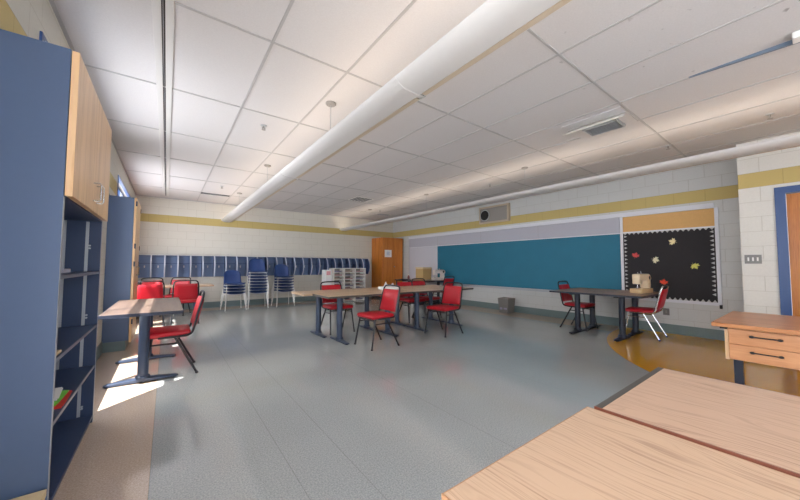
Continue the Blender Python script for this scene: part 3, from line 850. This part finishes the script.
# ------------------------------------------------------------------ right wall boards
FX = XR - 0.004
def wallbox(y0, y1, z0, z1, d0, d1, name, mat, par=None, bev=0.0):
    o = MB().box(XR - d1, XR - d0, y0, y1, z0, z1, bev, 1).build(name, mat, par)
    return o
yL, yS, yB0, yB1, yE = 8.93, 7.46, 2.32, 2.27, 1.00
t = wallbox(yB0 + 0.004, yL, 1.815, 2.12, 0.002, 0.02, 'tack_strip', M['tack']); tag(t, 'long lilac grey tack panel strip above the chalkboard', 'tack board')
for a, b_ in ((yB0 + 0.004, yL),): wallbox(a, b_, 1.800, 1.815, 0.002, 0.026, 'bottom_rail', M['frame_white'], t)
for yy in (4.0, 5.7, 7.46): wallbox(yy - 0.002, yy + 0.002, 1.816, 2.12, 0.019, 0.021, 'joint', M['grey_in'], t)
t = wallbox(yE - 0.0, yL + 0.04, 2.125, 2.20, 0.0, 0.032, 'trim_2', M['frame_white']); t['kind'] = 'structure'
t = wallbox(yS + 0.003, yL, 0.62, 1.795, 0.002, 0.02, 'marker_board', M['wboard']); tag(t, 'blank white marker board panel left of the chalkboard', 'whiteboard')
wallbox(yL, yL + 0.03, 0.60, 2.12, 0.002, 0.03, 'side_rail', M['silver'], t)
t = wallbox(yB0 + 0.004, yS, 0.62, 1.795, 0.002, 0.022, 'chalkboard', M['teal']); tag(t, 'long teal chalkboard on the right wall', 'chalkboard')
t = wallbox(yB0, yL, 0.575, 0.618, 0.0, 0.03, 'chalk_tray', M['silver']); tag(t, 'aluminium chalk tray running under the long teal chalkboard', 'tray')
wallbox(yB0, yL, 0.570, 0.578, 0.03, 0.085, 'ledge', M['silver'], t); wallbox(yB0, yL, 0.570, 0.592, 0.085, 0.09, 'lip', M['silver'], t)
# bulletin board
t = thing('bulletin_board', 'black paper covered bulletin board with scalloped edging and cork strip', 'bulletin board', (XR, (yB1 + yE) / 2, 0))
def bl(y0, y1, z0, z1, d0, d1, name, mat, par=None):
    c = (yB1 + yE) / 2
    return MB().box(-d1, -d0, y0 - c, y1 - c, z0, z1, 0.0015, 1).build(name, mat, par or t)
bl(yE, yB1, 1.825, 2.115, 0.002, 0.018, 'cork_panel', M['cork'])
bl(yE, yB1, 0.59, 1.80, 0.002, 0.018, 'paper_backing', M['blackpaper'])
bl(yE, yB1, 1.80, 1.825, 0.002, 0.030, 'map_rail', M['frame_white'])
bl(yB1, yB1 + 0.045, 0.57, 2.12, 0.002, 0.034, 'frame_stile', M['frame_white'])
bl(yE - 0.045, yE, 0.55, 2.12, 0.002, 0.040, 'frame_stile', M['frame_white'])
tr_ = bl(yE - 0.03, yB1 + 0.04, 0.545, 0.59, 0.002, 0.06, 'bottom_rail', M['frame_white'])
bl(yE - 0.05, yE - 0.02, 0.50, 0.56, 0.03, 0.075, 'end_cap', M['black'], tr_)
mb = MB(); c = (yB1 + yE) / 2
def tri(p, q, r3):
    mb.bm.faces.new([mb.bm.verts.new((-0.0205, a - c, z)) for a, z in (p, q, r3)])
n = 18; st = (yB1 - yE) / n
for k in range(n):
    a = yE + k * st
    tri((a + st * .12, 1.80), (a + st * .88, 1.80), (a + st / 2, 1.765)); tri((a + st * .12, 0.59), (a + st * .88, 0.59), (a + st / 2, 0.632))
n = 15; sz = (1.75 - 0.66) / n
for k in range(n):
    z = 0.68 + k * sz
    tri((yE + 0.02, z + sz * .2), (yE + 0.02, z + sz * .8), (yE + 0.065, z + sz / 2)); tri((yB1 - 0.02, z + sz * .2), (yB1 - 0.02, z + sz * .8), (yB1 - 0.065, z + sz / 2))
mb.build('scalloped_edging', plain('grey white edging', srgb(190, 190, 192), 0.7), t, solid=0.002)
# paper leaves
LEAF = [(0, -1.1), (0.05, -0.45), (0.6, -0.6), (0.42, -0.3), (1.05, -0.1), (0.8, 0.08), (1.0, 0.5), (0.62, 0.45), (0.3, 0.22), (0.42, 0.72), (0.22, 0.66), (0, 1.1)]
LEAF = LEAF + [(-x, y) for x, y in LEAF[1:-1][::-1]]
def leaf(y, z, s, ang, colr, label):
    mb = MB(); ca, sa = math.cos(ang), math.sin(ang)
    mb.prism([((a * ca - b_ * sa) * s, (a * sa + b_ * ca) * s) for a, b_ in LEAF], -0.003, 0.0, 'x')
    o = mb.build('paper_leaf', plain('leaf paper', colr, 0.7)); o.location = (XR - 0.0185, y, z)
    tag(o, label, 'leaf', 'paper leaves on the bulletin board')
leaf(2.08, 1.37, 0.060, 0.3, srgb(206, 76, 74), 'dark red paper maple leaf at the upper left of the black bulletin board')
leaf(1.785, 1.285, 0.060, 1.9, srgb(226, 218, 186), 'cream paper maple leaf near the middle of the black bulletin board')
leaf(1.53, 1.60, 0.060, -1.2, srgb(232, 218, 168), 'pale yellow paper maple leaf highest on the black bulletin board')
leaf(1.26, 1.18, 0.060, 2.6, srgb(220, 216, 110), 'yellow green paper maple leaf at the right of the black bulletin board')
leaf(1.675, 0.885, 0.060, 0.1, srgb(224, 74, 44), 'orange red paper maple leaf low on the black bulletin board')

# wall speaker / vent unit
t = thing('wall_ventilator', 'grey wall unit with a round black grille on the yellow band above the chalkboard', 'wall unit', (XR, 5.24, 2.35))
MB().box(-0.03, -0.001, -0.46, 0.46, 0, 0.42, 0.002).build('body', M['grey_in'], t)
fr = MB(); fr.box(-0.085, -0.001, -0.49, -0.44, -0.02, 0.44); fr.box(-0.06, -0.001, 0.455, 0.48, -0.02, 0.44); fr.box(-0.07, -0.001, -0.44, 0.46, -0.02, 0.02); fr.box(-0.07, -0.001, -0.44, 0.46, 0.40, 0.44)
fr.build('surround', M['beigemetal'], t)
g = MB(); g.lathe([(0.155, -0.045), (0.155, -0.031)], 24, (0, 0.30, 0.21), 'x'); g.build('grille_ring', M['silver'], t, True)
g = MB(); g.lathe([(0.135, -0.05), (0.135, -0.045)], 24, (0, 0.30, 0.21), 'x'); g.build('grille', M['black'], t, True)
# outlet and switch
def plate(name, x, y, z, w, h, label, cat, n):
    t = thing(name, label, cat, (x, y, z))
    MB().box(-0.008, -0.0005, -w / 2, w / 2, -h / 2, h / 2, 0.002).build('plate', plain('tarnished steel', srgb(128, 128, 128), 0.4, 0.3), t)
    for k in range(n):
        yy = (k - (n - 1) / 2) * 0.042
        MB().box(-0.014, -0.008, yy - 0.008, yy + 0.008, -0.025, 0.025, 0.002).build('rocker' if 'switch' in name else 'receptacle', M['grey_in'] if 'switch' not in name else M['white'], t)
plate('power_outlet', XR, 1.66, 0.37, 0.09, 0.12, 'metal power outlet on the wall under the bulletin board', 'outlet', 1)
plate('light_switch', XP, 0.545, 1.27, 0.155, 0.12, 'metal plated triple light switch beside the blue door frame', 'switch', 3)

# waste bin
t = thing('waste_bin', 'grey square waste bin with lilac patches on the floor under the chalkboard', 'bin', (6.86, 4.74, 0), 0.0)
mb = MB()
def ring(w, z): return [mb.bm.verts.new((sx * w, sy * w, z)) for sx, sy in ((-1, -1), (1, -1), (1, 1), (-1, 1))]
r0, r1, r2, r3 = ring(0.125, 0.002), ring(0.15, 0.36), ring(0.14, 0.36), ring(0.118, 0.012)
for A, B in ((r0, r1), (r1, r2), (r2, r3)):
    for k in range(4): mb.bm.faces.new((A[k], A[(k + 1) % 4], B[(k + 1) % 4], B[k]))
mb.bm.faces.new(r0[::-1]); mb.bm.faces.new(r3)
mb.build('body', plain('grey bin plastic', srgb(128, 124, 122), 0.5), t)
rim = MB(); rim.tube([(-.15, -.15, .36), (.15, -.15, .36), (.15, .15, .36), (-.15, .15, .36)], 0.008, 6, closed=True); rim.build('rim', M['grey_in'], t)
pm = plain('lilac print', srgb(168, 160, 184), 0.6)
pt = MB(); pt.box(-0.143, -0.134, -0.10, -0.01, 0.08, 0.20, 0, 1, Matrix.Rotation(R(4), 4, 'Y')); pt.box(-0.143, -0.134, 0.03, 0.10, 0.07, 0.19, 0, 1, Matrix.Rotation(R(4), 4, 'Y')); pt.build('printed_patch', pm, t)

# ------------------------------------------------------------------ sewing machines
def sewing(loc, rz, body, base, label):
    t = thing('sewing_machine', label, 'sewing machine', loc, rz)
    MB().box(-0.20, 0.20, -0.09, 0.09, 0.0, 0.075, 0.010, 2).build('base', base, t)
    MB().box(0.10, 0.195, -0.065, 0.065, 0.076, 0.30, 0.02, 3).build('pillar', body, t, True)
    MB().box(-0.185, 0.19, -0.06, 0.06, 0.205, 0.315, 0.022, 3).build('arm', body, t, True)
    hd = MB().box(-0.19, -0.08, -0.055, 0.055, 0.15, 0.25, 0.015, 2).build('head', body, t, True)
    nb_ = MB(); nb_.tube([(-0.135, 0, 0.15), (-0.135, 0, 0.088)], 0.006, 8); nb_.box(-0.15, -0.12, -0.012, 0.012, 0.078, 0.086); nb_.build('needle_bar', M['chrome'], hd)
    MB().lathe([(0.02, 0.0), (0.058, 0.004), (0.058, 0.028), (0.03, 0.034)], 20, (0.195, 0, 0.245), 'x').build('hand_wheel', base, t, True)
    sp_ = MB(); sp_.tube([(0.05, 0.02, 0.315), (0.05, 0.02, 0.36)], 0.004, 6); sp_.tube([(-0.06, 0.02, 0.315), (-0.06, 0.02, 0.345)], 0.006, 6); sp_.build('spool_pin', M['chrome'], t)
    MB().lathe([(0.03, -0.066), (0.026, -0.06)], 16, (0.145, 0, 0.25), 'y').build('dial', M['black'], t, True)
    return t
sewing((6.39, 1.81, ZT), R(-6), M['sewcream'], M['sewbase'], 'cream and tan sewing machine on the table in front of the bulletin board')
sewing((6.66, 6.98, ZT), R(-5), M['sewwhite'], M['sewwhite'], 'off white sewing machine on the distant table beside the cardboard box')
t = thing('cardboard_box', 'cardboard box standing on the distant table by the white marker board', 'box', (6.56, 7.56, ZT))
MB().box(-0.17, 0.17, -0.18, 0.18, 0, 0.36, 0.003).build('body', M['card'], t)
MB().box(-0.18, 0.18, -0.19, 0.19, 0.33, 0.385, 0.004).build('lid', M['card_l'], t)
t = thing('small_bottle', 'small dark red bottle at the left end of the distant table', 'bottle', (6.10, 7.74, ZT))
MB().lathe([(0.035, 0), (0.037, 0.02), (0.037, 0.09), (0.016, 0.12), (0.016, 0.14)], 14).build('body', plain('dark red plastic', srgb(110, 44, 50), 0.4), t, True)
MB().lathe([(0.018, 0.14), (0.018, 0.16), (0.012, 0.165)], 14).build('cap', M['sewwhite'], t, True)
# tissue and paper on the centre table
mb = MB(); rnd = random.Random(3)
def crum(u, v):
    a = 2 * PI * u; r_ = 0.19 * v
    pk = 0.0
    for (px_, py_, h, s) in ((-0.07, 0.02, 0.14, 0.05), (0.08, 0.03, 0.11, 0.045), (0.01, -0.05, 0.04, 0.06)):
        d2 = (r_ * math.cos(a) - px_) ** 2 + (r_ * math.sin(a) - py_) ** 2
        pk = max(pk, h * math.exp(-math.sqrt(d2) / s))
    return Vector((r_ * math.cos(a) * (1 + 0.15 * math.sin(5 * a)), 0.8 * r_ * math.sin(a) * (1 + 0.12 * math.cos(3 * a)), 0.003 + pk * (0.8 + 0.4 * rnd.random()) * (1 - v ** 4)))
mb.grid(crum, 22, 12, True)
o = mb.build('crumpled_paper', M['white'], None, solid=0.002); o.location = (3.46, 4.98, ZT + 0.001); tag(o, 'crumpled white tissue paper with two peaks on the centre table', 'paper')
o = MB().box(-0.16, 0.16, -0.11, 0.11, 0, 0.05, 0.004).build('paper_pack', M['white']); o.location = (3.34, 4.84, ZT + 0.001); tag(o, 'flat white paper pack on the centre table behind the nearest red chair', 'paper')

# ------------------------------------------------------------------ indirect light fixtures
def fixture(x, label):
    t = thing('linear_pendant', label, 'light', (x, 0, 2.375), 0, 'linear indirect light fixtures')
    pro = [(-0.152, 0.062), (-0.145, 0.045), (-0.12, 0.024), (-0.085, 0.008), (-0.04, 0.0), (0.055, 0.0), (0.060, 0.012), (0.100, 0.016), (0.103, 0.006), (0.118, 0.016), (0.125, 0.062)]
    inner = [(p[0] * 0.93, p[1] + (0.009 if p[1] < 0.06 else 0.0)) for p in pro]
    ysec = [YB - 0.005, 7.0, 4.33, 1.66, -1.0]
    for k in range(4):
        a, b_ = ysec[k + 1] + 0.004, ysec[k] - 0.004
        h = MB(); h.prism(pro + inner[::-1], a, b_, 'y'); hs = h.build('housing', M['fixture'], t, True)
        MB().prism([(0.060, 0.0105), (0.100, 0.0145), (0.100, 0.004), (0.062, 0.0015)], a + 0.03, b_ - 0.03, 'y').build('lens_strip', M['beigemetal'], hs)
        MB().box(-0.02, 0.02, a + 0.05, b_ - 0.05, 0.022, 0.045, 0.006).build('lamp_tube', M['lamp'], hs)
        jb = MB(); jp = [(p[0] * 1.015, p[1] - 0.003) for p in pro]; jb.prism(jp + pro[::-1], a - 0.02, a + 0.03, 'y'); jb.build('joint_band', M['fixture'], hs)
        L_ = bpy.data.lights.new('lamp', 'AREA'); L_.shape = 'RECTANGLE'; L_.size = 0.20; L_.size_y = (b_ - a) - 0.2
        L_.energy = FIX_W; L_.color = (1.0, 0.83, 0.66)
        lo = bpy.data.objects.new('lamp_light', L_); COL.objects.link(lo); lo.parent = hs
        lo.location = (0, (a + b_) / 2, 0.056); lo.rotation_euler = (PI, 0, 0)
    for yy in (3.02, 5.60, 8.2):
        MB().tube([(0, yy, 0.02), (0, yy, ZC - 2.375 - 0.01)], 0.003, 6).build('suspension_rod', M['silver'], t)
        MB().lathe([(0.045, ZC - 2.375 - 0.022), (0.055, ZC - 2.375 - 0.012), (0.055, ZC - 2.375 - 0.0005)], 20, (0, yy, 0)).build('canopy', M['grey_in'], t, True)
    MB().prism(pro, YB - 0.008, YB - 0.002, 'y').build('end_cap', M['whitemetal'], t)
    return t
FIX_W = 3.2
fixture(1.335, 'long white linear light fixture hanging across the middle of the ceiling')
fixture(4.95, 'long white linear light fixture hanging near the chalkboard wall')

# ------------------------------------------------------------------ ceiling fittings
t = thing('slot_diffuser', 'long narrow slot air diffuser in the ceiling along the window wall', 'vent', (-0.07, 0, ZC))
for s in (-1, 1):
    MB().box(s * 0.036 - 0.025, s * 0.036 + 0.025, YF + 0.01, YB - 0.4, -0.012, -0.0005, 0.003).build('flange', M['fixture'], t)
MB().box(-0.012, 0.012, YF + 0.01, YB - 0.4, -0.004, -0.0005).build('dark_slot', M['black'], t)
MB().box(-0.003, 0.0, YF + 0.01, YB - 0.4, -0.011, -0.0045).build('blade', M['silver'], t)

t = thing('ceiling_diffuser', 'square ceiling air diffuser with a white deflector on its left side', 'vent', (4.12, 1.53, ZC))
MB().box(-0.28, 0.28, -0.31, 0.31, -0.008, -0.0005).build('backing', M['ceil'], t)
for k in range(6):
    x = -0.01 + 0.042 * k
    MB().box(-0.003, 0.003, -0.17, 0.15, -0.02, 0.012, 0, 1, Matrix.Translation((x, 0, -0.026)) @ Matrix.Rotation(R(40), 4, 'Y')).build('louver', M['silver'], t)
MB().box(-0.03, 0.22, -0.18, 0.16, -0.0115, -0.0085).build('dark_throat', M['grey_in'], t)
fr = MB(); fr.box(-0.045, -0.03, -0.19, 0.17, -0.04, -0.0085); fr.box(0.22, 0.235, -0.19, 0.17, -0.04, -0.0085); fr.box(-0.045, 0.235, -0.195, -0.18, -0.04, -0.0085); fr.box(-0.045, 0.235, 0.16, 0.175, -0.04, -0.0085)
fr.build('frame', M['silver'], t)
df = MB(); df.grid(lambda u, v: Vector((-0.27 + 0.15 * u, -0.31 + 0.62 * v, -0.10 + 0.085 * u * u)), 6, 6); df.build('air_deflector', M['whitemetal'], t, True, solid=0.004)

def vent(x, y, w, l, label, nl=4, fm=None):
    t = thing('air_vent', label, 'vent', (x, y, ZC))
    MB().box(-w / 2, w / 2, -l / 2, l / 2, -0.012, -0.0005, 0.003).build('frame', fm or M['whitemetal'], t)
    MB().box(-w / 2 + 0.03, w / 2 - 0.03, -l / 2 + 0.03, l / 2 - 0.03, -0.0135, -0.0125).build('dark_throat', M['black'], t)
    for k in range(nl):
        if w > l:
            yy = -l / 2 + 0.03 + (l - 0.06) * (k + 0.5) / nl
            MB().box(-w / 2 + 0.03, w / 2 - 0.03, yy - 0.006, yy + 0.006, -0.02, -0.013).build('louver', M['silver'], t)
        else:
            xx = -w / 2 + 0.03 + (w - 0.06) * (k + 0.5) / nl
            MB().box(xx - 0.006, xx + 0.006, -l / 2 + 0.03, l / 2 - 0.03, -0.02, -0.013).build('louver', M['silver'], t)
vent(0.90, 8.72, 0.60, 0.14, 'dark narrow slot vent in the ceiling near the back wall on the left', 1, M['legdark'])
vent(3.98, 7.05, 0.50, 0.50, 'square louvered vent in the ceiling towards the back right corner', 5)
vent(5.78, 8.70, 0.50, 0.22, 'small dark vent in the ceiling next to the back right corner', 3)

def sprinkler(x, y, label):
    t = thing('sprinkler_head', label, 'sprinkler', (x, y, ZC), 0, 'ceiling sprinkler heads')
    MB().lathe([(0.032, -0.008), (0.036, -0.0005)], 16).build('escutcheon', M['silver'], t, True)
    b_ = MB(); b_.tube([(0, 0, -0.008), (0, 0, -0.03)], 0.008, 8); b_.tube([(-0.014, 0, -0.03), (-0.014, 0, -0.05)], 0.003, 6); b_.tube([(0.014, 0, -0.03), (0.014, 0, -0.05)], 0.003, 6); b_.box(-0.018, 0.018, -0.006, 0.006, -0.032, -0.027)
    b_.build('body', M['grey_in'], t)
    MB().lathe([(0.024, -0.054), (0.024, -0.051)], 14).build('deflector', M['grey_in'], t)
sprinkler(0.90, 4.01, 'sprinkler head in the ceiling left of the nearest hanging rod of the middle light')
sprinkler(0.91, 7.69, 'sprinkler head in the ceiling just before the dark slot vent on the left')
sprinkler(5.37, 0.28, 'sprinkler head in the ceiling at the upper right, near the door wall')
sprinkler(5.64, 1.23, 'small sprinkler head in the ceiling above the black bulletin board')
sprinkler(5.38, 4.08, 'small sprinkler head in the ceiling above the middle of the teal chalkboard')
sprinkler(5.25, 8.10, 'distant sprinkler head in the ceiling near the back right corner')

t = thing('ceiling_channel', 'thin blue grey metal channel on the ceiling at the upper right', 'channel', (3.73, -0.2, ZC))
MB().prism([(0.85, -0.0005), (0.85, -0.006), (-1.0, -0.09), (-1.0, -0.0005)], -0.012, 0.012, 'x').build('channel', plain('blue grey metal', srgb(112, 128, 148), 0.4, 0.3), t)
t = tag(MB().box(3.60, 3.70, -0.06, 0.065, ZC - 0.05, ZC - 0.001, 0.006).build('exit_box', M['whitemetal']), 'small white box on the ceiling beside the blue grey channel', 'fitting')
t.name = 'ceiling_box'

# ------------------------------------------------------------------ light
w = bpy.data.worlds.new('daylight'); bpy.context.scene.world = w; w.use_nodes = True
bg = w.node_tree.nodes['Background']; bg.inputs['Color'].default_value = (0.93, 0.96, 1.0, 1); bg.inputs['Strength'].default_value = 9.0
s = bpy.data.lights.new('sun', 'SUN'); s.energy = 24.0; s.angle = R(0.6); s.color = (1.0, 0.95, 0.88)
so = bpy.data.objects.new('sun', s); COL.objects.link(so); so.location = (-4, 0, 8)
so.rotation_euler = Vector((0.40, 0.35, -1)).to_track_quat('-Z', 'Y').to_euler()

# ------------------------------------------------------------------ camera
F, YAW, PITCH, ROLL = 313.0, R(36.66), R(2.74), R(0.15)
cd = bpy.data.cameras.new('camera'); cd.sensor_fit = 'HORIZONTAL'; cd.sensor_width = 36.0; cd.lens = F / 800 * 36.0
cd.clip_start = 0.02; cd.clip_end = 200
co = bpy.data.objects.new('camera', cd); COL.objects.link(co); co.location = (0, 0, 1.18)
cy_, sy_ = math.cos(YAW), math.sin(YAW); cp, sp_ = math.cos(PITCH), math.sin(PITCH); cr_, sr_ = math.cos(ROLL), math.sin(ROLL)
Rr = Matrix(((cr_, -sr_, 0), (sr_, cr_, 0), (0, 0, 1)))
Rp = Matrix(((1, 0, 0), (0, cp, sp_), (0, -sp_, cp)))
Ry = Matrix(((cy_, 0, sy_), (-sy_, 0, cy_), (0, 1, 0)))
W_ = Ry @ Rp @ Rr            # columns: right, up, forward in world
rot = Matrix((W_.col[0], W_.col[1], -W_.col[2])).transposed()
co.rotation_euler = rot.to_euler()
sc = bpy.context.scene
sc.camera = co
sc.view_settings.view_transform = 'Standard'; sc.view_settings.look = 'None'; sc.view_settings.gamma = 1.0
sc.view_settings.use_curve_mapping = False
sc.view_settings.exposure = -0.12
sc.cycles.max_bounces = 10; sc.cycles.diffuse_bounces = 6
